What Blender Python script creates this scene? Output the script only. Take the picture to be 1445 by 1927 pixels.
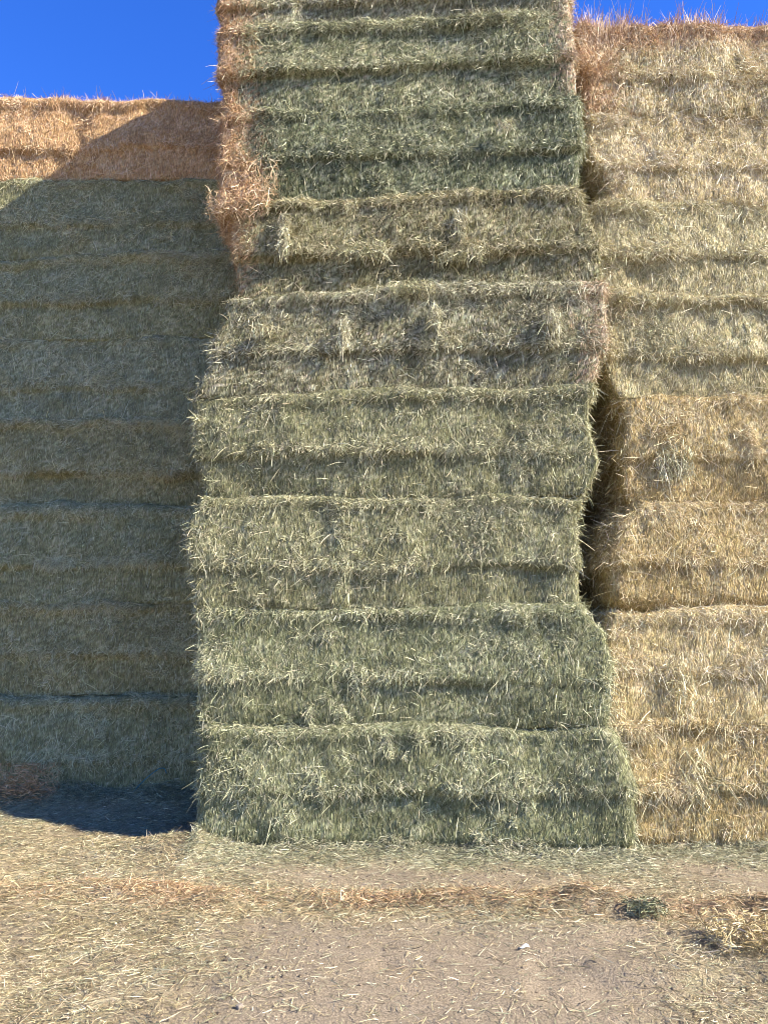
import bpy, math
import numpy as np

for o in list(bpy.data.objects):
    bpy.data.objects.remove(o)
S = bpy.context.scene
COL = S.collection

# ------------------------------------------------------------------ camera
cam_d = bpy.data.cameras.new('camera')
cam_d.sensor_fit = 'VERTICAL'
cam_d.sensor_height = 36.0
cam_d.sensor_width = 24.0
cam_d.lens = 26.0
cam_d.clip_end = 9000
cam_d.clip_start = 0.05
cam = bpy.data.objects.new('camera', cam_d)
cam.location = (0, 0, 1.6)
cam.rotation_euler = (math.radians(100), 0, 0)
COL.objects.link(cam)
S.camera = cam

# ------------------------------------------------------------------ sky, sun, exposure
TO_SUN = np.array([1.0, -0.40, 0.735]); TO_SUN /= np.linalg.norm(TO_SUN)
SUN_EL = math.asin(TO_SUN[2])
SUN_ROT = math.atan2(TO_SUN[0], TO_SUN[1])
W = bpy.data.worlds.new('World')
S.world = W
W.use_nodes = True
nt = W.node_tree
nt.nodes.clear()
sky = nt.nodes.new('ShaderNodeTexSky')
sky.sky_type = 'NISHITA'
sky.sun_disc = False
sky.sun_elevation = SUN_EL
sky.sun_rotation = SUN_ROT
sky.altitude = 1400
sky.air_density = 1.0
sky.dust_density = 0.0
sky.ozone_density = 4.0
hs = nt.nodes.new('ShaderNodeHueSaturation')
hs.inputs['Hue'].default_value = 0.52
hs.inputs['Saturation'].default_value = 1.27
bg = nt.nodes.new('ShaderNodeBackground')
bg.inputs['Strength'].default_value = 0.13
wo = nt.nodes.new('ShaderNodeOutputWorld')
nt.links.new(sky.outputs[0], hs.inputs['Color'])
nt.links.new(hs.outputs[0], bg.inputs[0])
nt.links.new(bg.outputs[0], wo.inputs[0])

sd = bpy.data.lights.new('sun', 'SUN')
sd.energy = 5.0
sd.angle = math.radians(0.5)
sd.color = (1.0, 0.935, 0.82)
sun = bpy.data.objects.new('sun', sd)
from mathutils import Vector
sun.rotation_euler = Vector(TO_SUN).to_track_quat('Z', 'Y').to_euler()
sun.location = tuple(TO_SUN * 30)
COL.objects.link(sun)

S.view_settings.view_transform = 'Standard'
S.view_settings.look = 'None'
S.view_settings.gamma = 1.0
S.view_settings.exposure = 1.62
S.view_settings.use_curve_mapping = False
S.render.engine = 'CYCLES'
S.cycles.filter_width = 0.95
S.cycles.max_bounces = 5
S.cycles.diffuse_bounces = 3

# ------------------------------------------------------------------ noise
def _hash(ix, iy, iz, seed):
    n = (ix.astype(np.int64) * 374761393 + iy.astype(np.int64) * 668265263
         + iz.astype(np.int64) * 2147483647 + seed * 974634777) & 0xffffffff
    n = ((n ^ (n >> 13)) * 1274126177) & 0xffffffff
    n = ((n ^ (n >> 16)) * 2246822519) & 0xffffffff
    return ((n ^ (n >> 15)) & 0xffffff) / float(0xffffff)

def noise(x, y=0.0, z=0.0, seed=0):
    """value noise, -1..1"""
    x, y, z = np.broadcast_arrays(np.asarray(x, float), np.asarray(y, float), np.asarray(z, float))
    fx, fy, fz = np.floor(x), np.floor(y), np.floor(z)
    ux, uy, uz = x - fx, y - fy, z - fz
    ux = ux * ux * (3 - 2 * ux); uy = uy * uy * (3 - 2 * uy); uz = uz * uz * (3 - 2 * uz)
    r = 0
    for a in (0, 1):
        wa = ux if a else 1 - ux
        for b in (0, 1):
            wb = uy if b else 1 - uy
            for c in (0, 1):
                wc = uz if c else 1 - uz
                r = r + wa * wb * wc * _hash(fx + a, fy + b, fz + c, seed)
    return r * 2 - 1

def fbm(x, y=0.0, z=0.0, seed=0, o=3):
    r = 0; a = 1.0; t = 0
    for i in range(o):
        r = r + a * noise(np.asarray(x) * 2 ** i, np.asarray(y) * 2 ** i, np.asarray(z) * 2 ** i, seed + i * 17)
        t += a; a *= .5
    return r / t

def sstep(a, b, x):
    t = np.clip((x - a) / (b - a), 0, 1)
    return t * t * (3 - 2 * t)

def unit(v):
    return v / np.maximum(np.linalg.norm(v, axis=-1, keepdims=True), 1e-9)

# ------------------------------------------------------------------ materials
def new_mat(name):
    m = bpy.data.materials.new(name)
    m.use_nodes = True
    n = m.node_tree
    b = n.nodes['Principled BSDF']
    return m, n, b

def attr_node(n, nm='tint'):
    a = n.nodes.new('ShaderNodeAttribute')
    a.attribute_name = nm
    return a

def mat_strand(name='hay_strands', rough=0.5, spec=0.5):
    m, n, b = new_mat(name)
    a = attr_node(n)
    n.links.new(a.outputs['Color'], b.inputs['Base Color'])
    b.inputs['Roughness'].default_value = rough
    b.inputs['Specular IOR Level'].default_value = spec
    return m

def mat_core():
    m, n, b = new_mat('packed_hay')
    a = attr_node(n)
    tc = n.nodes.new('ShaderNodeTexCoord')
    mp = n.nodes.new('ShaderNodeMapping')
    mp.inputs['Scale'].default_value = (120, 120, 22)
    n.links.new(tc.outputs['Object'], mp.inputs['Vector'])
    nz = n.nodes.new('ShaderNodeTexNoise')
    nz.inputs['Scale'].default_value = 1.0
    nz.inputs['Detail'].default_value = 3
    nz.inputs['Distortion'].default_value = 0.6
    n.links.new(mp.outputs[0], nz.inputs['Vector'])
    mr = n.nodes.new('ShaderNodeMapRange')
    mr.inputs['From Min'].default_value = .3; mr.inputs['From Max'].default_value = .7
    mr.inputs['To Min'].default_value = .45; mr.inputs['To Max'].default_value = 1.35
    n.links.new(nz.outputs['Fac'], mr.inputs['Value'])
    mul = n.nodes.new('ShaderNodeVectorMath'); mul.operation = 'SCALE'
    n.links.new(a.outputs['Color'], mul.inputs[0])
    n.links.new(mr.outputs[0], mul.inputs['Scale'])
    n.links.new(mul.outputs[0], b.inputs['Base Color'])
    bp = n.nodes.new('ShaderNodeBump')
    bp.inputs['Strength'].default_value = .9
    bp.inputs['Distance'].default_value = .02
    n.links.new(nz.outputs['Fac'], bp.inputs['Height'])
    n.links.new(bp.outputs[0], b.inputs['Normal'])
    b.inputs['Roughness'].default_value = .9
    b.inputs['Specular IOR Level'].default_value = .1
    return m

def mat_ground():
    m, n, b = new_mat('dusty_earth')
    a = attr_node(n)
    tc = n.nodes.new('ShaderNodeTexCoord')
    n1 = n.nodes.new('ShaderNodeTexNoise')
    n1.inputs['Scale'].default_value = 85; n1.inputs['Detail'].default_value = 6; n1.inputs['Roughness'].default_value = .65
    n.links.new(tc.outputs['Object'], n1.inputs['Vector'])
    mr = n.nodes.new('ShaderNodeMapRange')
    mr.inputs['From Min'].default_value = .3; mr.inputs['From Max'].default_value = .7
    mr.inputs['To Min'].default_value = .62; mr.inputs['To Max'].default_value = 1.32
    n.links.new(n1.outputs['Fac'], mr.inputs['Value'])
    mul = n.nodes.new('ShaderNodeVectorMath'); mul.operation = 'SCALE'
    n.links.new(a.outputs['Color'], mul.inputs[0])
    n.links.new(mr.outputs[0], mul.inputs['Scale'])
    n.links.new(mul.outputs[0], b.inputs['Base Color'])
    bp = n.nodes.new('ShaderNodeBump')
    bp.inputs['Strength'].default_value = .8
    bp.inputs['Distance'].default_value = .03
    n.links.new(n1.outputs['Fac'], bp.inputs['Height'])
    n.links.new(bp.outputs[0], b.inputs['Normal'])
    b.inputs['Roughness'].default_value = .95
    b.inputs['Specular IOR Level'].default_value = .1
    return m

def mat_plain(name, col, rough=.6):
    m, n, b = new_mat(name)
    nz = n.nodes.new('ShaderNodeTexNoise'); nz.inputs['Scale'].default_value = 90
    rp = n.nodes.new('ShaderNodeValToRGB')
    rp.color_ramp.elements[0].color = (*[c * .75 for c in col], 1)
    rp.color_ramp.elements[1].color = (*[min(1, c * 1.2) for c in col], 1)
    n.links.new(nz.outputs['Fac'], rp.inputs[0])
    n.links.new(rp.outputs[0], b.inputs['Base Color'])
    b.inputs['Roughness'].default_value = rough
    return m

M_STRAND = mat_strand()
M_CORE = mat_core()
M_GROUND = mat_ground()

# ------------------------------------------------------------------ mesh assembly
class Geo:
    """collects numpy vertex / quad blocks and links them as one mesh object"""
    def __init__(self):
        self.v = []; self.q = []; self.c = []; self.m = []; self.n = 0
    def add(self, v, q, c, mat):
        self.v.append(v); self.q.append(q + self.n); self.c.append(c)
        self.m.append(np.full(len(q), mat, np.int32)); self.n += len(v)
    def build(self, name, mats, parent=None, loc=(0, 0, 0), rotz=0.0):
        v = np.concatenate(self.v).astype(np.float32); q = np.concatenate(self.q).astype(np.int32)
        c = np.concatenate(self.c).astype(np.float32); mi = np.concatenate(self.m)
        me = bpy.data.meshes.new(name)
        me.vertices.add(len(v)); me.vertices.foreach_set('co', v.ravel())
        me.loops.add(q.size); me.loops.foreach_set('vertex_index', q.ravel())
        me.polygons.add(len(q))
        me.polygons.foreach_set('loop_start', np.arange(0, q.size, 4, dtype=np.int32))
        me.polygons.foreach_set('material_index', mi)
        me.polygons.foreach_set('use_smooth', np.ones(len(q), bool))
        at = me.attributes.new('tint', 'FLOAT_COLOR', 'POINT')
        at.data.foreach_set('color', np.concatenate([c, np.ones((len(c), 1), np.float32)], 1).ravel())
        for m in mats:
            me.materials.append(m)
        me.update(calc_edges=True)
        o = bpy.data.objects.new(name, me)
        o.location = loc; o.rotation_euler = (0, 0, rotz)
        COL.objects.link(o)
        if parent is not None:
            o.parent = parent
        return o

def strands(geo, P, T, B, L, Wd, R, C, mat, nseg=2):
    """curved tapering ribbons: root P, direction T, bend B, length L, width Wd, roll reference R"""
    n = len(P)
    if n == 0:
        return
    side = unit(np.cross(T, R))
    V = np.zeros((n, nseg + 1, 2, 3))
    for k in range(nseg + 1):
        t = k / nseg
        c = P + T * (L * t)[:, None] + B * (L * t * t)[:, None]
        w = Wd * (0.5 if k else 0.42) * (1.0 if k < nseg else .45)
        V[:, k, 0] = c - side * w[:, None]
        V[:, k, 1] = c + side * w[:, None]
    base = (np.arange(n) * (nseg + 1) * 2)[:, None]
    qs = [np.concatenate([base + 2 * k, base + 2 * k + 1, base + 2 * k + 3, base + 2 * k + 2], 1) for k in range(nseg)]
    geo.add(V.reshape(-1, 3), np.concatenate(qs), np.repeat(C, (nseg + 1) * 2, axis=0), mat)

# ------------------------------------------------------------------ hay colours (linear albedo: dark, middle, pale)
def pal(dark, mid, light, f=(.34, .46, .20)):
    return np.array([dark, mid, light]), f
F1 = (.40, .42, .18)
OLIVE = pal((.104, .097, .043), (.250, .235, .116), (.60, .55, .32), F1)
GREEN = pal((.092, .094, .042), (.228, .224, .110), (.58, .55, .32), F1)
DEEPGREEN = pal((.070, .077, .034), (.182, .186, .090), (.50, .49, .28), (.43, .42, .15))
BROWN = pal((.114, .096, .038), (.262, .228, .106), (.60, .53, .30), F1)
GREY = pal((.120, .106, .050), (.276, .246, .130), (.64, .59, .37), F1)
TAN = pal((.25, .186, .075), (.54, .422, .208), (.74, .64, .45))
STRAW = pal((.27, .200, .078), (.57, .446, .216), (.76, .66, .44))
PINKTAN = pal((.28, .180, .092), (.52, .370, .215), (.75, .61, .42))
RUST = pal((.27, .140, .056), (.50, .300, .138), (.72, .54, .33))
GOLD = pal((.22, .152, .053), (.47, .350, .152), (.72, .61, .37))
GOLDGREEN = pal((.190, .158, .066), (.44, .365, .184), (.71, .63, .38))
ORANGE = pal((.29, .158, .064), (.55, .345, .160), (.75, .56, .35))
# the left stack is one crop: its bales differ only slightly
LGREEN = pal((.120, .120, .054), (.290, .276, .136), (.61, .57, .34))
LOLIVE = pal((.132, .126, .054), (.308, .288, .140), (.62, .58, .35))
LBROWN = pal((.142, .124, .050), (.322, .284, .130), (.63, .57, .33))
LGREY = pal((.132, .128, .060), (.304, .290, .152), (.61, .58, .36))

def pick(P, rng, palette, seed, patch=4.0, boost=0.0):
    cols, f = palette
    n = len(P)
    r = rng.random(n) + boost + .15 * noise(P[:, 0] * patch, P[:, 1] * patch, P[:, 2] * patch * 1.5, seed)
    a = np.clip(r, 0, 1)
    e0, e1 = f[0], f[0] + f[1]
    t = np.where(a < e0, a / e0 * .5, np.where(a < e1, .5 + (a - e0) / (e1 - e0) * .8, 1.3 + (a - e1) / (1 - e1) * .7))
    c = np.where((t < 1)[:, None], cols[0] + (cols[1] - cols[0]) * t[:, None], cols[1] + (cols[2] - cols[1]) * (t - 1)[:, None])
    c = c * (1 + .12 * rng.standard_normal((n, 1))) * (1 + .04 * rng.standard_normal((n, 3)))
    return np.clip(c, .01, .85)

# ------------------------------------------------------------------ outlines of the stacks, as x at each height
def contour(pts, depth):
    """photo outline (pixel, pixel) at a known distance -> x as a function of height"""
    th = math.radians(10)
    zs, xs = [], []
    for px, py in pts:
        u = (px - 722.5) / 1392; v = (963.5 - py) / 1392
        t = depth / (math.cos(th) - v * math.sin(th))
        xs.append(u * t); zs.append(1.6 + (math.sin(th) + v * math.cos(th)) * t)
    o = np.argsort(zs); zs = np.array(zs)[o]; xs = np.array(xs)[o]
    return lambda z: np.interp(z, zs, xs)
MID_R = contour([(1072, -100), (1072, 30), (1080, 100), (1086, 180), (1088, 250), (1094, 300), (1086, 365), (1106, 400), (1124, 480), (1134, 530),
                 (1138, 640), (1124, 700), (1106, 755), (1108, 800), (1128, 870), (1096, 945), (1088, 1000), (1090, 1060), (1092, 1120), (1100, 1163),
                 (1140, 1190), (1148, 1250), (1152, 1375), (1172, 1400), (1192, 1480), (1204, 1560), (1206, 1610)], 6.06)
MID_L = contour([(418, -100), (418, 0), (418, 100), (422, 200), (418, 300), (404, 380), (412, 400), (436, 425), (445, 480), (440, 550), (428, 590), (402, 640),
                 (396, 700), (366, 740), (371, 800), (376, 870), (386, 950), (362, 985), (354, 1050), (366, 1120), (374, 1200), (378, 1300), (376, 1400),
                 (380, 1430), (369, 1500), (364, 1570)], 6.32)
RIGHT_L = contour([(1086, 40), (1090, 100), (1094, 200), (1100, 280), (1112, 310), (1140, 345), (1140, 380), (1112, 402), (1120, 560), (1130, 700), (1158, 752), (1168, 775),
                   (1170, 900), (1172, 940), (1178, 965), (1150, 985), (1138, 1050), (1144, 1110), (1140, 1160), (1132, 1180), (1128, 1200), (1134, 1380), (1162, 1420), (1190, 1590)], 6.32)

# ------------------------------------------------------------------ one bale
def rounded_box(L, H, D, r, sx, sy, sz):
    nx, ny, nz = max(2, int(L / sx)), max(2, int(D / sy)), max(2, int(H / sz))
    X = np.linspace(-L / 2, L / 2, nx + 1); Y = np.linspace(0, D, ny + 1); Z = np.linspace(0, H, nz + 1)
    verts = []; quads = []; tag = []; off = 0
    def face(A, Bv, mk, flip, t):
        nonlocal off
        a, b = np.meshgrid(A, Bv, indexing='ij')
        p = mk(a, b).reshape(-1, 3)
        i = np.arange(len(A) * len(Bv)).reshape(len(A), len(Bv))
        q = np.stack([i[:-1, :-1], i[1:, :-1], i[1:, 1:], i[:-1, 1:]], -1).reshape(-1, 4)
        if flip:
            q = q[:, ::-1]
        verts.append(p); quads.append(q + off); tag.append(np.full(len(q), t)); off += len(p)
    st = np.stack
    face(X, Z, lambda a, b: st([a, 0 * a, b], -1), False, 0)
    face(X, Z, lambda a, b: st([a, 0 * a + D, b], -1), True, 1)
    face(Y, Z, lambda a, b: st([0 * a - L / 2, a, b], -1), True, 2)
    face(Y, Z, lambda a, b: st([0 * a + L / 2, a, b], -1), False, 3)
    face(X, Y, lambda a, b: st([a, b, 0 * a + H], -1), False, 4)
    face(X, Y, lambda a, b: st([a, b, 0 * a], -1), True, 5)
    p = np.concatenate(verts)
    lo = np.array([-L / 2 + r, r, r]); hi = np.array([L / 2 - r, D - r, H - r])
    inner = np.clip(p, lo, hi)
    n = unit(p - inner)
    return inner + n * r, n, np.concatenate(quads), np.concatenate(tag)

def make_bale(name, x0, x1, front, z0, H, D, palette, seed, rotz=0.0, ends=None, ridge=1.0, mid=.43,
              lean=0.0, spread=23, cap=None, dens=1.0, top=False, stick=1.0, long=1.0, bulge=1.0, tall_top=0.0, rough=1.0,
              twolip=True, fray='both', r=.055, endl=None, endr=None, label='', group='', cat='hay bale', pitch=0.0, patches=()):
    rng = np.random.default_rng(seed)
    mid = mid + rng.uniform(-.04, .05); ridge = ridge * rng.uniform(.75, 1.15)
    L = x1 - x0
    P, N, Q, tag = rounded_box(L, H, D, r, .03, .05, .022)
    v = P[:, 2] / H
    hz = np.clip(1 - np.abs(N[:, 2]) * 1.0, 0, 1)          # side-ness
    along = P[:, 0] + P[:, 1] * np.where(N[:, 0] > 0, 1, -1) * np.abs(N[:, 0])
    d = .045 * bulge * fbm(along * .9, P[:, 2] * 1.4, P[:, 1] * 1.2, seed, 2)
    d = d + .008 * bulge * (1 - (2 * v - 1) ** 2) * hz
    flake = noise(along * 5.5 + .25 * noise(P[:, 2] * 4, 0, 0, seed + 5), P[:, 2] * .6, 0, seed + 3)
    d = d + .010 * flake * hz * rough
    d = d + .014 * rough * fbm(along * 8, P[:, 2] * 7, P[:, 1] * 9, seed + 9, 3)
    vr = mid + .025 * noise(along * 1.1, 0, 0, seed + 21) + .012 * noise(along * 5, 0, 0, seed + 22)
    ra = ridge * np.clip(.75 + .55 * noise(along * 1.8, 3.3, 0, seed + 31), .15, 1.4)
    sh = np.where(v >= vr, sstep(.85, 0, (v - vr)) ** 2, -0.35 * sstep(0.0, .05, vr - v) + 1 * sstep(.06, 0, vr - v))
    d = d + .050 * ra * sh * hz
    lip = sstep(.84, .93, v + .03 * noise(along * 2.3, 0, 0, seed + 41) + .02 * noise(along * 8, 0, 0, seed + 43)) * np.clip(.7 + .6 * noise(along * 1.5, 7, 0, seed + 42), .1, 1.3)
    if twolip:
        d = d + .055 * ridge * lip * hz
    d = d - .012 * sstep(.12, .0, v) * hz
    endm = np.abs(N[:, 0])
    d = d + endm * (.050 * bulge * fbm(P[:, 2] * 3.0, P[:, 1] * 2.5, P[:, 0], seed + 44, 2))
    P = P + N * d[:, None]
    X0 = P[:, 0].copy()
    if endl:
        P[:, 0] += (endl(P[:, 2] + z0) - x0) * sstep(.55, .0, X0 + L / 2)
    if endr:
        P[:, 0] += (endr(P[:, 2] + z0) - x1) * sstep(.9, .0, L / 2 - X0)
    sag = .045 * noise(P[:, 0] * 1.3, 2.2, 0, seed + 46) + .022 * noise(P[:, 0] * 4.2, 5.1, 0, seed + 47)
    P[:, 2] += (sag + .012) * sstep(.55, 1.0, v) * (1 - .5 * sstep(.3, 1.2, P[:, 1]))
    # true normals of the displaced surface per quad
    A, Bq, Cq, Dq = P[Q[:, 0]], P[Q[:, 1]], P[Q[:, 2]], P[Q[:, 3]]
    fn = np.cross(Cq - A, Dq - Bq)
    area = np.linalg.norm(fn, axis=1) * .5
    fn = unit(fn)
    ctr = (A + Bq + Cq + Dq) / 4
    geo = Geo(); fringe_top = Geo(); fringe_mid = Geo(); fray_l = Geo(); fray_r = Geo()
    def colour(Pts, n_rng, boost=0.0, core=False):
        c = pick(Pts, n_rng, palette, seed + 77, boost=boost)
        if ends:
            for (side, wd, pl) in ends:
                dist = (Pts[:, 0] + L / 2) if side < 0 else (L / 2 - Pts[:, 0])
                m = sstep(wd * 1.25, wd * .55, dist + .10 * noise(Pts[:, 2] * 3, Pts[:, 0] * 6, 0, seed + 5) + .11 * n_rng.standard_normal(len(Pts)))
                c2 = pick(Pts, n_rng, pl, seed + 78)
                c = c + (c2 - c) * m[:, None]
        for (px, pz, pr, pl) in (() if core else patches):
            dd = np.hypot(Pts[:, 0] - px, (Pts[:, 2] - pz) * 1.3) + pr * (.7 * noise(Pts[:, 0] * 6, Pts[:, 2] * 2.5, 0, seed + 6) + .5 * noise(Pts[:, 0] * 17, Pts[:, 2] * 6, 0, seed + 7))
            m = sstep(pr, pr * .4, dd) * (n_rng.random(len(Pts)) < .6)
            c2 = pick(Pts, n_rng, pl, seed + 79)
            c = c + (c2 - c) * m[:, None]
        if cap:
            m = sstep(H - cap[0], H - .3 * cap[0], Pts[:, 2] + .06 * noise(Pts[:, 0] * 4, 0, 0, seed + 8) + .05 * n_rng.standard_normal(len(Pts)))
            c = c + (pick(Pts, n_rng, cap[1], seed + 80) - c) * m[:, None]
        return c
    cc = colour(P, np.random.default_rng(seed + 1), core=True)
    cols = palette[0]
    cc = cc * .5 + .5 * (cols[0] * .5 + cols[1] * .5) if not ends else cc * .75
    geo.add(P, Q, np.clip(cc, .01, .8), 0)
    # where strands grow
    vis = np.select([tag == 0, tag == 2, tag == 3, tag == 4],
                    [1.0, np.where(ctr[:, 1] < .9, .8, .15), np.where(ctr[:, 1] < .9, .8, .15),
                     np.where(ctr[:, 1] < .25, .9, .25 if top else 0.02)], 0.0)
    fv = ctr[:, 2] / H
    falong = X0[Q].mean(1)
    def sample(n, w):
        p = w * area; p = p / p.sum()
        f = rng.choice(len(Q), n, p=p)
        a = rng.random((n, 1)); b = rng.random((n, 1))
        pt = (A[f] * (1 - a) + Bq[f] * a) * (1 - b) + (Dq[f] * (1 - a) + Cq[f] * a) * b
        return pt, fn[f]
    def frame(nr):
        up = np.array([0, 0, 1.0]) - nr * nr[:, 2:3]
        bad = np.linalg.norm(up, axis=1) < .35
        up[bad] = np.array([0, -1.0, 0.2])
        up = unit(up)
        return up, np.cross(up, nr)
    def emit(n, w, ang, alpha, length, width, bend, off=(-.004, .008), seg=2, updown=True, boost=0, jitter=.5, to=None, curl=.14):
        pt, nr = sample(n, w)
        up, sd_ = frame(nr)
        a = ang(pt, n); al = alpha(n)
        T = up * np.cos(a)[:, None] + sd_ * np.sin(a)[:, None]
        if updown:
            T = T * np.where(rng.random(n) < .5, 1, -1)[:, None]
        T = unit(T * np.cos(al)[:, None] + nr * np.sin(al)[:, None])
        Ln = length(n)
        Bv = bend(n, nr) + curl * rng.standard_normal((n, 3))
        R = unit(nr + jitter * rng.standard_normal((n, 3)))
        root = pt + nr * rng.uniform(off[0], off[1], (n, 1)) - T * (Ln * .35)[:, None] * (al < .35)[:, None]
        root = root - nr * (np.clip(al, 0, 1) * .015)[:, None]
        strands(geo if to is None else to, root, T, Bv, Ln, width(n), R, colour(pt, rng, boost), 1 if to is None else 0, seg)
    k = L * dens
    rad = math.radians
    fxy = ctr[:, 0] + .7 * ctr[:, 1]
    cl = .55 + .6 * noise(ctr[:, 0] * 3.2, ctr[:, 1] * 3, ctr[:, 2] * 3.2, seed + 61)
    down = lambda s_: (lambda n, nr: np.tile(np.array([0, 0, -s_]), (n, 1)) * rng.uniform(.2, 1.2, (n, 1)))
    vrf = mid + .025 * noise(falong * 1.1, 0, 0, seed + 21)
    wmid = np.exp(-((fv - vrf - .025) / .05) ** 2)
    wtop = np.exp(-((fv - .95) / .045) ** 2) * (1.1 if twolip else .4)
    sweep = rng.choice([-1, 1]) * 1.0
    def packed(p, n):
        pv = p[:, 2] / H
        comb = rad(52) * (np.exp(-((pv - .94) / .06) ** 2) + .7 * np.exp(-((pv - mid - .02) / .05) ** 2)) * np.clip(.5 + .9 * noise(p[:, 0] * 1.4, pv * 3, 0, seed + 51), -.3, 1.2)
        loosen = np.clip(.75 + .7 * noise(p[:, 0] * 2, p[:, 2] * 3, 0, seed + 50) + .3 * (pv > mid), .25, 1.6)
        return rad(lean) + sweep * comb + rad(spread) * rng.standard_normal(n) * loosen
    # packed stems in the face, fine and close
    emit(int(5600 * k), vis, packed, lambda n: np.abs(rng.normal(0, rad(4), n)) - rad(1.5), lambda n: rng.uniform(.025, .075, n) * long,
         lambda n: rng.uniform(.0016, .0036, n), lambda n, nr: nr * rng.uniform(-.12, .03, (n, 1)), jitter=.6)
    emit(int(900 * k), vis, packed, lambda n: np.abs(rng.normal(0, rad(11), n)), lambda n: rng.uniform(.04, .12, n) * long,
         lambda n: rng.uniform(.002, .004, n), lambda n, nr: nr * rng.uniform(-.12, .05, (n, 1)), jitter=.8)
    # short crushed ends, pointing every way
    emit(int(6500 * k), vis, lambda p, n: rng.uniform(-math.pi, math.pi, n), lambda n: rng.uniform(-.05, rad(42), n),
         lambda n: (.012 + .034 * rng.random(n) ** 1.5) * long, lambda n: rng.uniform(.0018, .0040, n), down(.2), updown=False, seg=2, jitter=1.3, off=(-.006, .006))
    # loose bits caught on the face, in patches
    cm = noise(fxy * 2.6, fv * 3.6, 0, seed + 63) * .7 + noise(fxy * 7, fv * 9, 0, seed + 64) * .6 + .35 * wmid + .2 * wtop - .5 * sstep(.30, .12, np.abs(fv - .22))
    w_loose = vis * (sstep(.22, .8, cm) + .022)
    emit(int(3600 * k * stick), w_loose, lambda p, n: rng.uniform(-math.pi, math.pi, n),
         lambda n: rng.uniform(rad(0), rad(48), n), lambda n: (.014 + .056 * rng.random(n) ** 1.7) * long,
         lambda n: rng.uniform(.0020, .0042, n), down(.3), updown=False, seg=3, boost=.38, jitter=1.2)
    # little knots of tangled twigs
    w_knot = vis * (sstep(.35, .8, noise(fxy * 8, fv * 8, 0, seed + 66)) * sstep(-.1, .5, noise(fxy * 1.7, fv * 2.2, 0, seed + 67) + .5 * wmid) + 1e-5)
    emit(int(1200 * k * stick), w_knot, lambda p, n: rng.uniform(-math.pi, math.pi, n),
         lambda n: rng.uniform(rad(0), rad(45), n), lambda n: rng.uniform(.018, .06, n) * long,
         lambda n: rng.uniform(.0022, .0046, n), down(.5), updown=False, seg=3, boost=.36, jitter=1.3, off=(0, .02), curl=.35)
    # odd long stalks poking out
    emit(int(150 * k * stick), vis * np.clip(cl, .1, 1), lambda p, n: rng.uniform(-math.pi, math.pi, n),
         lambda n: rng.uniform(rad(5), rad(55), n), lambda n: rng.uniform(.07, .18, n) * long,
         lambda n: rng.uniform(.002, .0035, n), down(.25), updown=False, seg=3, boost=.4)
    # fringes combed over the ridge lines
    gap = np.clip(.45 + 1.1 * noise(falong * 1.9, fv * 3, 0, seed + 71) + .7 * noise(falong * 7, fv * 9, 0, seed + 72), .03, 2.0)
    for to, wr, amt in ((fringe_top, wtop, 1600), (fringe_mid, wmid, 1150)):
        emit(int(amt * k * ridge * stick), wr * vis * gap + 1e-6, lambda p, n: rng.uniform(-rad(125), rad(125), n) + math.pi,
             lambda n: rng.uniform(rad(0), rad(48), n), lambda n: (.02 + .07 * rng.random(n)) * long,
             lambda n: rng.uniform(.0018, .0038, n), down(.35), updown=False, seg=3, boost=.42, jitter=1.0, curl=.28, to=to)
    # the ends fray most
    sides = {'both': (-1, 1), 'left': (-1,), 'none': ()}[fray]
    for sg in sides:
        e = falong * sg - L / 2
        we = vis * np.exp(-((e) / .09) ** 2) * np.clip(.4 + 1.1 * noise(ctr[:, 2] * 4.5, falong * 2, 0, seed + 90 + sg), .03, 1.5)
        for cnt, l0, l1, a1 in ((1300, .02, .08, 60), (260, .06, .15, 75)):
            emit(int(cnt * stick), we + 1e-7, lambda p, n: rng.uniform(-math.pi, math.pi, n),
                 lambda n: rng.uniform(rad(0), rad(a1), n), lambda n: rng.uniform(l0, l1, n) * long,
                 lambda n: rng.uniform(.0018, .0042, n), down(.35), updown=False, seg=3, boost=.28, jitter=1.0, curl=.3, to=fray_l if sg < 0 else fray_r)
    if tall_top > 0:
        wt = vis * np.where((fv > .8) & (ctr[:, 1] < .5), 1, 0) * np.clip(.35 + 1.3 * noise(ctr[:, 0] * 4, ctr[:, 1] * 4, 0, seed + 99) + .8 * noise(ctr[:, 0] * 13, ctr[:, 1] * 9, 0, seed + 98), .03, 2)
        emit(int(1100 * k), wt + 1e-7, lambda p, n: rad(17) * rng.standard_normal(n),
             lambda n: rng.uniform(-rad(5), rad(25), n), lambda n: (.06 + .14 * rng.random(n) ** 2) * tall_top,
             lambda n: rng.uniform(.002, .0045, n), lambda n, nr: rng.normal(0, .08, (n, 3)), updown=False, seg=3)
    o = bpy.data.objects.new(name, None)
    o.empty_display_size = .3
    o.location = ((x0 + x1) / 2, front, z0)
    o.rotation_euler = (pitch, 0, rotz)
    COL.objects.link(o)
    o['label'] = label; o['category'] = cat; o['group'] = group
    geo.build('packed_block', [M_CORE, M_STRAND], o)
    for nm, g_ in (('ridge_fringe', fringe_top), ('ridge_fringe', fringe_mid), ('frayed_end', fray_l), ('frayed_end', fray_r)):
        if g_.n:
            g_.build(nm, [M_STRAND], o)
    return o

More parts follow.
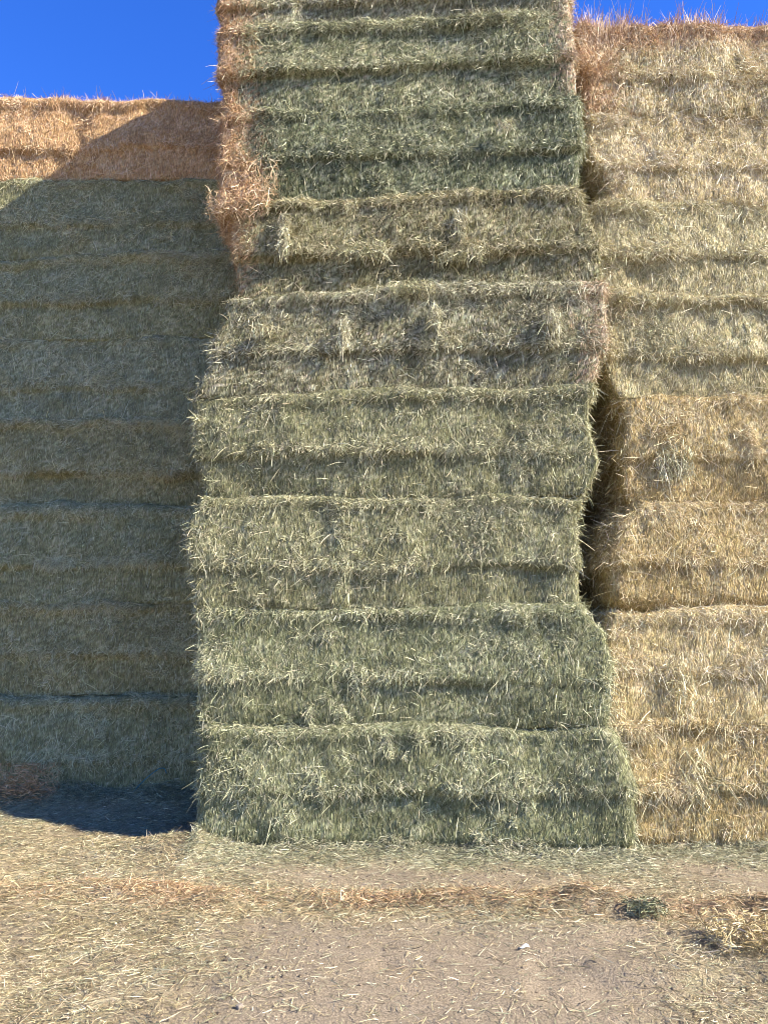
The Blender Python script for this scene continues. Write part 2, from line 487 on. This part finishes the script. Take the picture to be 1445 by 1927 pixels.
def tuft_geo(geo, c, size, n, palette, rng, nrm=(0, -1, 0), droop=.5, length=(.05, .13), mat=0, flat=.45, bias=(0, 0, 0), boost=.42, flatz=1.0):
    """a clump of tangled stems about c"""
    nrm = np.array(nrm, float)
    g = np.clip(rng.standard_normal((n, 3)), -1.6, 1.6) * np.array(size) * .5
    P = np.array(c) + g
    T = unit(rng.standard_normal((n, 3)) + nrm * flat + np.array(bias))
    T[:, 2] *= flatz; T = unit(T)
    L = rng.uniform(*length, n)
    B = np.array([0, 0, -droop]) * rng.uniform(.2, 1.1, (n, 1)) + .2 * rng.standard_normal((n, 3))
    strands(geo, P - T * L[:, None] * .4, T, B, L, rng.uniform(.0025, .0055, n), unit(rng.standard_normal((n, 3))),
            pick(P, rng, palette, 5, boost=boost), mat, 3)

def tuft(name, parent, local, size, n, palette, seed, label=None, **kw):
    rng = np.random.default_rng(seed)
    g = Geo()
    tuft_geo(g, (0, 0, 0), size, n, palette, rng, **kw)
    o = g.build(name, [M_STRAND], parent, local)
    if label:
        o['label'] = label
    return o

# ------------------------------------------------------------------ ground with litter
CENTRE_ROT = math.radians(-3.9)
def wall_front(x):
    """distance of the stack faces from the camera line, per x"""
    return np.where(x < -1.5, 7.45, np.where(x < 1.95, 6.13 - .068 * (x - .2), 6.30))
def berm(x):
    return 4.98 - .10 * np.clip(x, 0, 5) + .13 * noise(x * .9, 0, 0, 400) + .05 * noise(x * 3.1, 0, 0, 401)
def ground_h(x, y):
    w = wall_front(x)
    g = .012 * fbm(x * 1.3, y * 1.3, 0, 410, 3) + .013 * fbm(x * 6, y * 6, 0, 411, 3)
    g = g - .03 * sstep(.45, .8, noise(x * 2.3, y * 3.2, 0, 413)) * sstep(.6, 1.0, w - y)
    near = sstep(.55, 0.0, w - y)
    g = g + .028 * near * (.8 + .5 * noise(x * 2.2, y * 2, 0, 412))
    left = sstep(-1.3, -1.8, x)
    g = g + left * (.15 * sstep(.75, .05, w - y)) + .03 * left * sstep(1.4, .6, w - y)
    corner = np.exp(-(((x + 1.55) / .38) ** 2 + ((y - 6.2) / .28) ** 2))
    g = g + .10 * corner
    am = np.clip(.75 + .6 * noise(x * 1.7, 0, 0, 420), .1, 1.4)
    bd = y - berm(x)
    g = g + (.085 + .055 * fbm(x * 4, y * 5, 0, 421, 2)) * am * np.exp(-(bd / .17) ** 2) + .025 * am * np.exp(-((bd + .38) / .15) ** 2)
    g = g + .05 * np.exp(-(((x - 2.0) / .8) ** 2 + ((y - 4.05) / .25) ** 2)) * (.8 + .5 * noise(x * 3, y * 3, 0, 424))
    return g
def litter_density(x, y):
    w = wall_front(x)
    dw = w - y
    bd = y - berm(x)
    n1 = fbm(x * 1.1, y * 1.6, 0, 430, 3); n2 = fbm(x * 3.5, y * 4, 0, 431, 3)
    d = 1.1 * sstep(.75, .25, dw + .2 * n1)
    left = sstep(-.3, -1.3, x + .5 * n1)
    d = np.maximum(d, .80 * left + .25 * n2 * left)
    d = np.maximum(d, 1.0 * np.exp(-((bd + .05) / (.28 + .08 * n1)) ** 2))
    right = sstep(1.1, 1.9, x + .4 * n1 - .55 * (y - 4.2)) * sstep(5.2, 4.6, y)
    d = np.maximum(d, .75 * right)
    conn = np.exp(-(((x - 1.8 + .5 * (y - 5.2)) / .45) ** 2)) * sstep(4.6, 5.0, y)
    d = np.maximum(d, .85 * conn)
    d = d * np.clip(.85 + .55 * n2, .15, 1.5)
    return np.clip(d + .16, 0.14, 1.2)
L_PALE = pal((.14, .105, .050), (.355, .280, .145), (.66, .56, .34))
L_GREEN = pal((.095, .095, .045), (.30, .285, .165), (.60, .56, .36))
L_ORANGE = pal((.17, .095, .040), (.38, .24, .115), (.62, .47, .27))

def litter_colour(x, y, P, rng):
    w = wall_front(x)
    c = pick(P, rng, L_PALE, 440)
    g = pick(P, rng, L_GREEN, 441)
    o = pick(P, rng, L_ORANGE, 442)
    mg = np.clip(sstep(.9, .2, w - y) * .9 + .35 * fbm(x * 1.5, y * 1.5, 0, 443, 2) + .2, 0, 1)
    mg = (rng.random(len(x)) < mg)[:, None]
    c = np.where(mg, g, c)
    mo = np.clip(np.exp(-((y - berm(x)) / .2) ** 2) * (.55 + .6 * noise(x * 1.5, y, 0, 444)), 0, .9)
    return np.where((rng.random(len(x)) < mo)[:, None], o, c)

def build_ground():
    xs = np.concatenate([-np.geomspace(6000, 6.3, 26), np.arange(-6, 6.001, .045), np.geomspace(6.3, 6000, 26)])
    ys = np.concatenate([-np.geomspace(6000, .5, 26), np.arange(0, 2.2, .2), np.arange(2.2, 8.2, .04), np.geomspace(8.4, 6000, 26)])
    X, Y = np.meshgrid(xs, ys, indexing='ij')
    x, y = X.ravel(), Y.ravel()
    fade = sstep(7, 5.5, np.abs(x)) * sstep(9, 7.8, y) * sstep(1, 2.2, y)
    z = ground_h(x, y) * fade
    P = np.stack([x, y, z], 1)
    i = np.arange(len(x)).reshape(X.shape)
    q = np.stack([i[:-1, :-1], i[1:, :-1], i[1:, 1:], i[:-1, 1:]], -1).reshape(-1, 4)
    rng = np.random.default_rng(3)
    dirt = np.array([.278, .220, .148]) * (1 + .16 * fbm(x * 1.7, y * 1.7, 0, 450, 3))[:, None]
    d = (np.clip(litter_density(x, y), 0, 1) * fade)[:, None]
    hay = litter_colour(x, y, P, rng) * .55 + .45 * np.array([.27, .22, .125])
    c = dirt + (hay - dirt) * np.clip(d * 1.0 - .15, 0, .85)
    g = Geo(); g.add(P, q, np.clip(c, .02, .8), 0)
    o = g.build('ground', [M_GROUND])
    o['kind'] = 'structure'
    o['label'] = 'dusty tan earth in front of the hay stacks'

def build_litter():
    rng = np.random.default_rng(11)
    g = Geo()
    N = 600000
    # even over the visible wedge of ground, denser toward the camera is not needed
    x = rng.uniform(-5.2, 5.2, N); y = rng.uniform(3.0, 7.5, N)
    ok = (y < wall_front(x) + .03) & (np.abs(x) < .62 * y + .6) & (rng.random(N) < litter_density(x, y) / 1.2)
    x, y = x[ok], y[ok]; n = len(x)
    P = np.stack([x, y, ground_h(x, y) + rng.uniform(0.0, .014, n)], 1)
    a = rng.uniform(0, 2 * math.pi, n)
    el = np.abs(rng.normal(0, math.radians(9), n)) - math.radians(2)
    T = np.stack([np.cos(a) * np.cos(el), np.sin(a) * np.cos(el), np.sin(el)], 1)
    L = .010 + .075 * rng.random(n) ** 2.6
    strands(g, P - T * (L * .5)[:, None] + np.array([0, 0, .003]), T, .15 * rng.standard_normal((n, 3)) * np.array([1, 1, .5]), L,
            rng.uniform(.0016, .0038, n), unit(np.array([0, 0, 1.0]) + .6 * rng.standard_normal((n, 3))), litter_colour(x, y, P, rng), 0, 2)
    # upstanding wisps on the berm and along the foot of the stacks
    N = 95000
    x = rng.uniform(-5, 5, N); y = rng.uniform(3.4, 7.5, N)
    w = wall_front(x)
    wt = np.exp(-((y - berm(x)) / .16) ** 2) * .55 + sstep(.38, .03, w - y) * 1.1 + .9 * np.exp(-(((x + 1.6) / .4) ** 2 + ((y - 6.15) / .3) ** 2))
    ok = (rng.random(N) < wt) & (y < w + .05)
    x, y = x[ok], y[ok]; n = len(x)
    P = np.stack([x, y, ground_h(x, y)], 1)
    a = rng.uniform(0, 2 * math.pi, n); el = rng.uniform(0, math.radians(55), n) ** 1.0
    T = np.stack([np.cos(a) * np.cos(el), np.sin(a) * np.cos(el), np.sin(el)], 1)
    L = rng.uniform(.04, .12, n)
    B = np.stack([.2 * rng.standard_normal(n), .2 * rng.standard_normal(n), -.35 * rng.random(n)], 1)
    strands(g, P - T * (L * .2)[:, None], T, B, L, rng.uniform(.0022, .005, n), unit(rng.standard_normal((n, 3))), litter_colour(x, y, P, rng), 0, 3)
    N = 26000
    x = rng.uniform(-5, 5, N); w = wall_front(x)
    hp = np.clip(.55 + .8 * noise(x * 1.9, 0, 0, 470) + .5 * noise(x * 6, 0, 0, 471), .08, 1.5)
    dy = np.abs(rng.normal(0, .10, N)) * (.6 + hp)
    ok = rng.random(N) < hp / 1.2
    x, w, hp, dy = x[ok], w[ok], hp[ok], dy[ok]; n = len(x)
    y = w - dy + .04
    z = ground_h(x, y) + .11 * hp * np.clip(1 - dy / .28, 0, 1) * rng.random(n) ** .7
    P = np.stack([x, y, z], 1)
    T = unit(rng.standard_normal((n, 3)) * np.array([1, 1, .45]) + np.array([0, -.15, .12]))
    B = np.stack([.25 * rng.standard_normal(n), .25 * rng.standard_normal(n), -.4 * rng.random(n)], 1)
    L = rng.uniform(.025, .10, n)
    strands(g, P - T * (L * .3)[:, None], T, B, L, rng.uniform(.0018, .004, n), unit(rng.standard_normal((n, 3))), litter_colour(x, y, P, rng), 0, 3)
    o = g.build('hay_litter', [M_STRAND])
    o['kind'] = 'stuff'; o['label'] = 'loose hay and straw strewn over the ground'; o['category'] = 'loose hay'

def build_clods():
    rng = np.random.default_rng(21)
    N = 9000
    x = rng.uniform(-4, 4, N); y = rng.uniform(3.1, 6.2, N)
    ok = (y < wall_front(x) - .1) & (np.abs(x) < .6 * y + .4) & (noise(x * 1.2, y * 1.2, 0, 460) + .4 * rng.standard_normal(N) > 0)
    x, y = x[ok], y[ok]; n = len(x)
    r = .002 + .008 * rng.random(n) ** 4
    c = np.stack([x, y, ground_h(x, y) + r * .2], 1)
    cube = np.array([[i, j, k_] for i in (-1, 1) for j in (-1, 1) for k_ in (-1, 1)], float) * .8
    V = c[:, None] + (cube[None] * rng.uniform(.5, 1.2, (n, 8, 1)) * np.array([1.2, 1.0, .7])) * r[:, None, None]
    q = np.array([[0, 1, 3, 2], [4, 6, 7, 5], [0, 4, 5, 1], [2, 3, 7, 6], [0, 2, 6, 4], [1, 5, 7, 3]])
    Qs = (np.arange(n) * 8)[:, None, None] + q[None]
    g = Geo()
    g.add(V.reshape(-1, 3), Qs.reshape(-1, 4), np.repeat(np.array([.28, .215, .15]) * rng.uniform(.6, 1.15, (n, 1)), 8, axis=0), 0)
    o = g.build('dirt_clods', [M_GROUND])
    o['kind'] = 'stuff'; o['label'] = 'small crumbs of dry earth on the ground'; o['category'] = 'dirt clods'

build_ground()
build_clods()
build_litter()

# ------------------------------------------------------------------ the three stacks
H = .932
MID, LEFT, RIGHT = 'bales of the middle stack', 'bales of the left stack', 'bales of the right stack'
mid_spec = [  # x0, x1, front offset, palette, options
    (-1.50, 2.00, .00, GREEN, dict(label='dark green hay bale on the ground at the foot of the middle stack', r=.12, patches=((1.5, .5, .5, OLIVE),))),
    (-1.55, 1.86, .02, GREEN, dict(label='bright green leafy hay bale, second from the ground in the middle stack', stick=1.25)),
    (-1.62, 1.62, .03, OLIVE, dict(label='olive hay bale with ragged left end, third from the ground in the middle stack', stick=1.3)),
    (-1.56, 1.80, .02, OLIVE, dict(label='grey-olive hay bale bulging into the dark gap, fourth from the ground, middle stack', stick=1.3)),
    (-1.46, 1.93, .00, GREY, dict(label='pale grey-green hay bale with pinkish right end, fifth from the ground, middle stack', ends=((1, .14, PINKTAN),))),
    (-1.38, 1.93, .06, BROWN, dict(label='brownish green hay bale with clumps on its face, sixth from the ground, middle stack', ends=((-1, .09, ORANGE),), stick=1.2)),
    (-1.54, 1.82, .05, DEEPGREEN, dict(label='dark green hay bale with bushy tan left end, seventh from ground, middle stack', ends=((-1, .36, RUST),))),
    (-1.53, 1.80, .07, GREEN, dict(label='grey-green hay bale, pinkish left end, just under the topmost bale of the middle stack', ends=((-1, .28, RUST), (1, .07, PINKTAN)))),
    (-1.55, 1.82, .09, GREY, dict(label='tan-grey topmost hay bale of the middle stack, cut by the photo\'s top edge', ends=((-1, .26, RUST), (1, .08, PINKTAN)), top=True)),
]
mid_bales = []
jig = np.random.default_rng(77)
for i, (x0, x1, off, p, kw) in enumerate(mid_spec):
    xc = (x0 + x1) / 2
    f = 6.125 - .068 * (xc - .2) + off
    mid_bales.append(make_bale('hay_bale', x0, x1, f, i * H - .01, H + (.045 if i < 8 else -.15), 2.2 if i in (2, 3, 4) else 1.55, p, 100 + i * 13,
                               rotz=CENTRE_ROT + math.radians(jig.normal(0, .3)), group=MID, endl=MID_L, endr=MID_R,
                               **{'ridge': (.6, .65, .5, .5, .75, 1, 1, 1, 1)[i], **kw}))
left_spec = [
    (.00, LGREEN, dict(label='dark green shaded hay bale on the ground at the foot of the left stack')),
    (.02, LBROWN, dict(label='brownish shaded hay bale, second from the ground in the left stack')),
    (.00, LOLIVE, dict(label='grey-green shaded hay bale, third from the ground in the left stack')),
    (.02, LBROWN, dict(label='tan-brown shaded hay bale below the bluish one, fourth from ground, left stack')),
    (.03, LGREY, dict(label='bluish grey shaded hay bale, fourth from the top of the left stack')),
    (.00, LOLIVE, dict(label='grey-olive shaded hay bale, third from the top of the left stack')),
    (.01, LOLIVE, dict(label='olive shaded hay bale directly under the orange straw bale of the left stack')),
    (-.02, ORANGE, dict(label='orange straw bale crossed by a slanting shadow on top of the left stack', cat='straw bale', top=True, ridge=.6, long=1.0, spread=20, tall_top=.7)),
]
left_bales = []
for i, (off, p, kw) in enumerate(left_spec):
    dx = jig.normal(0, .03)
    kw.setdefault('cat', 'hay bale')
    o = make_bale('straw_bale' if kw['cat'] == 'straw bale' else 'hay_bale', -5.05 + dx, -1.62 + dx, 7.46 + off, i * H + .12 * (i > 0), H + (.12 if i == 0 else 0) + .045,
                  1.55, p, 300 + i * 13, rotz=math.radians(jig.normal(-.6, .3)), group=LEFT, stick=.95, rough=1.5, bulge=1.3, fray='none', **kw)
    left_bales.append(o)
right_spec = [
    (2.02, .00, GOLD, dict(label='pale gold straw bale with green wisps, on the ground in the right stack', patches=((-1.0, .5, .3, OLIVE), (-.7, .4, .25, GREEN)))),
    (1.90, -.02, STRAW, dict(label='bright pale straw bale, second from the ground in the right stack', ridge=.5)),
    (1.92, .00, GOLD, dict(label='golden brown straw bale with shaggy left end, third from the ground, right stack', ridge=.6, r=.17)),
    (2.08, .02, GOLD, dict(label='golden straw bale with a big pale tuft, fourth from the ground, right stack', ridge=.4, r=.07)),
    (1.90, .00, GOLDGREEN, dict(label='greenish tan hay bale, fourth from the top of the right stack', patches=((-1.2, .5, .4, OLIVE), (-.5, .6, .4, GREEN)))),
    (1.86, .02, GOLDGREEN, dict(label='golden olive hay bale, third from the top of the right stack')),
    (2.02, .01, TAN, dict(label='tan straw bale beside a dark hole, under the topmost bale of the right stack', ridge=.6)),
    (1.86, .00, STRAW, dict(label='shaggy tan straw bale with upright stalks on top of the right stack', top=True, ridge=.25, long=1.5, spread=15, lean=-6, tall_top=1.5, cap=(.34, ORANGE), ends=((-1, .36, ORANGE),))),
]
right_bales = []
for i, (x0, off, p, kw) in enumerate(right_spec):
    kw.setdefault('long', 1.25)
    straw = 'straw' in kw['label']
    right_bales.append(make_bale('straw_bale' if straw else 'hay_bale', x0, x0 + 3.42, 6.27 + off, i * H - .01, H + .045, 2.2 if i in (2, 3, 4) else 1.55, p, 500 + i * 13,
                                 rotz=math.radians(jig.normal(.6, .4)), group=RIGHT, cat='straw bale' if straw else 'hay bale',
                                 spread=kw.pop('spread', 26), bulge=1.0, rough=1.4, endl=RIGHT_L, fray='left', **kw))

# ------------------------------------------------------------------ clumps hanging on the bales (parts of their bales)
def at_local(o, px, py, out=.085):
    """photo position -> point on the front face of bale o, in its own coordinates"""
    th = math.radians(10)
    u = (px - 722.5) / 1392; v = (963.5 - py) / 1392
    d = np.array([u, math.cos(th) - v * math.sin(th), math.sin(th) + v * math.cos(th)])
    r = o.rotation_euler.z
    n = np.array([math.sin(r), -math.cos(r), 0])
    p0 = np.array(o.location); c = np.array([0, 0, 1.6])
    t = n.dot(p0 - c) / n.dot(d)
    q = c + d * t - p0
    return (q[0] * math.cos(r) + q[1] * math.sin(r), -.02 - out, q[2])
for (b, px, py, s, n, p) in [
    (mid_bales[5], 690, 480, (.22, .05, .09), 420, OLIVE), (mid_bales[5], 865, 430, (.07, .05, .16), 260, GREY),
    (mid_bales[5], 860, 490, (.26, .05, .07), 300, OLIVE), (mid_bales[5], 540, 450, (.06, .05, .24), 420, GREY),
    (mid_bales[4], 775, 548, (.24, .06, .07), 420, OLIVE), (mid_bales[4], 1035, 610, (.09, .05, .12), 320, GREY),
    (mid_bales[4], 505, 625, (.14, .05, .04), 130, GREY), (mid_bales[4], 650, 635, (.06, .04, .16), 160, GREY),
    (mid_bales[4], 820, 600, (.05, .04, .13), 160, GREY), (mid_bales[6], 950, 245, (.10, .04, .04), 110, GREY),
    (mid_bales[6], 455, 390, (.34, .07, .16), 520, RUST), (mid_bales[6], 475, 350, (.3, .05, .24), 320, RUST),
    (right_bales[3], 1265, 865, (.18, .04, .20), 700, GREY), (right_bales[3], 1245, 815, (.15, .04, .11), 350, GOLD),
    (right_bales[0], 1300, 1465, (.12, .03, .28), 380, GOLDGREEN), (right_bales[1], 1275, 1290, (.15, .03, .30), 260, GOLDGREEN),
]:
    tuft('hanging_tuft', b, at_local(b, px, py, .02 if b in right_bales else .07), s, n, p, int(px * 7 + py), bias=(0, 0, -1.1 if s[2] > s[0] else -.2), flat=.3)

# ------------------------------------------------------------------ loose things on the ground
def pix_ground(px, py):
    th = math.radians(10)
    u = (px - 722.5) / 1392; v = (963.5 - py) / 1392
    d = np.array([u, math.cos(th) - v * math.sin(th), math.sin(th) + v * math.cos(th)])
    t = -1.6 / d[2]
    x, y = d[0] * t, d[1] * t
    return x, y, float(ground_h(np.array([x]), np.array([y]))[0])
for (px, py, s, n, p, bo, lb) in [
    (1215, 1732, (.13, .10, .06), 700, GREEN, -.1, 'dark green clump of hay lying on the strewn ridge'),
    (710, 1702, (.50, .15, .06), 900, L_ORANGE, 0, 'orange clump of straw lying in front of the middle stack'),
    (1432, 1790, (.30, .24, .09), 2600, GOLD, -.05, 'golden heap of straw at the right edge of the photo'),
    (45, 1478, (.34, .16, .24), 1700, RUST, -.05, 'brown heap of hay in the shade against the left stack'),
]:
    x, y, z = pix_ground(px, py)
    if y > 7.2:      # in front of the left stack, not under it
        x, y = x * 7.22 / y, 7.22
        z = float(ground_h(np.array([x]), np.array([y]))[0]) + .02
    g = Geo()
    tuft_geo(g, (0, 0, s[2] * .35), s, n, p, np.random.default_rng(px), nrm=(0, 0, 1), droop=.4, flat=.1, boost=bo, length=(.02, .075), flatz=.4)
    o = g.build('hay_clump', [M_STRAND], None, (x, y, z))
    o['label'] = lb; o['category'] = 'hay clump'; o['group'] = 'loose clumps on the ground'

def tube(name, pts, r, mat, seg=7):
    pts = np.array(pts, float); n = len(pts)
    t = unit(np.gradient(pts, axis=0))
    a = unit(np.cross(t, np.array([.3, .2, 1.0]))); b = np.cross(t, a)
    ang = np.arange(seg) * 2 * math.pi / seg
    V = pts[:, None] + r * (a[:, None] * np.cos(ang)[None, :, None] + b[:, None] * np.sin(ang)[None, :, None])
    i = np.arange(n * seg).reshape(n, seg); j = np.roll(i, -1, 1)
    q = np.stack([i[:-1], j[:-1], j[1:], i[1:]], -1).reshape(-1, 4)
    g = Geo(); c0 = pts[0].copy(); g.add(V.reshape(-1, 3) - c0, q, np.full((n * seg, 3), .2), 0)
    return g.build(name, [mat], None, tuple(c0))
tw = [(250, 1492, .0), (262, 1478, .01), (275, 1465, .02), (287, 1455, .035), (300, 1446, .05), (309, 1446, .06), (313, 1456, .05)]
pts = []
for (px, py, e) in tw:
    th = math.radians(10); u = (px - 722.5) / 1392; v = (963.5 - py) / 1392
    d = np.array([u, math.cos(th) - v * math.sin(th), math.sin(th) + v * math.cos(th)])
    t = 7.36 / d[1]
    pts.append((d[0] * t, 7.36 + e * .3, 1.6 + d[2] * t))
pts = np.array(pts); tt = np.linspace(0, len(pts) - 1, 40)
pts = np.stack([np.interp(tt, np.arange(len(pts)), pts[:, k]) for k in range(3)], 1)
for _ in range(3):
    pts[1:-1] = (pts[:-2] + pts[1:-1] * 2 + pts[2:]) / 4
o = tube('baling_twine', pts, .004, mat_plain('blue_twine', (.03, .16, .20)))
o['label'] = 'loop of blue-green baling twine sticking out at the foot of the left stack'; o['category'] = 'twine'

x, y, z = pix_ground(985, 1790)
n = 9
uu, vv = np.meshgrid(np.linspace(-1, 1, n), np.linspace(-1, 1, 5), indexing='ij')
px_ = uu * .030; py_ = vv * .012 * (1 - .5 * uu ** 2)
pz_ = .014 + .006 * np.sin(uu * 3) + .004 * vv * uu
top_ = np.stack([px_, py_, pz_], -1).reshape(-1, 3)
i = np.arange(n * 5).reshape(n, 5)
q = np.stack([i[:-1, :-1], i[1:, :-1], i[1:, 1:], i[:-1, 1:]], -1).reshape(-1, 4)
g = Geo(); g.add(top_, q, np.full((45, 3), .8), 0); g.add(top_ - np.array([0, 0, .002]), q[:, ::-1], np.full((45, 3), .8), 0)
o = g.build('paper_scrap', [mat_plain('white_paper', (.8, .8, .8))], None, (x, y, z), .25)
o['label'] = 'white paper scrap lying on the bare dirt'; o['category'] = 'scrap'

def pebble(px, py, r, seed):
    P, N, Q, tg = rounded_box(2 * r, 1.2 * r, 1.6 * r, .5 * r, r * .3, r * .3, r * .3)
    P = P + N * (.2 * r * noise(P[:, 0] / r * 1.3, P[:, 1] / r * 1.3, P[:, 2] / r * 1.3, seed))[:, None]
    x, y, z = pix_ground(px, py)
    g = Geo(); g.add(P, Q, np.full((len(P), 3), .4), 0)
    o = g.build('pebble', [M_STONE], None, (x, y - r * .8, z - r * .1), seed)
    return o
M_STONE = mat_plain('pale_stone', (.20, .165, .125), .9)
o = pebble(448, 1895, .016, 4)
o['label'] = 'small pale pebble on the dirt near the bottom edge'; o['category'] = 'pebble'
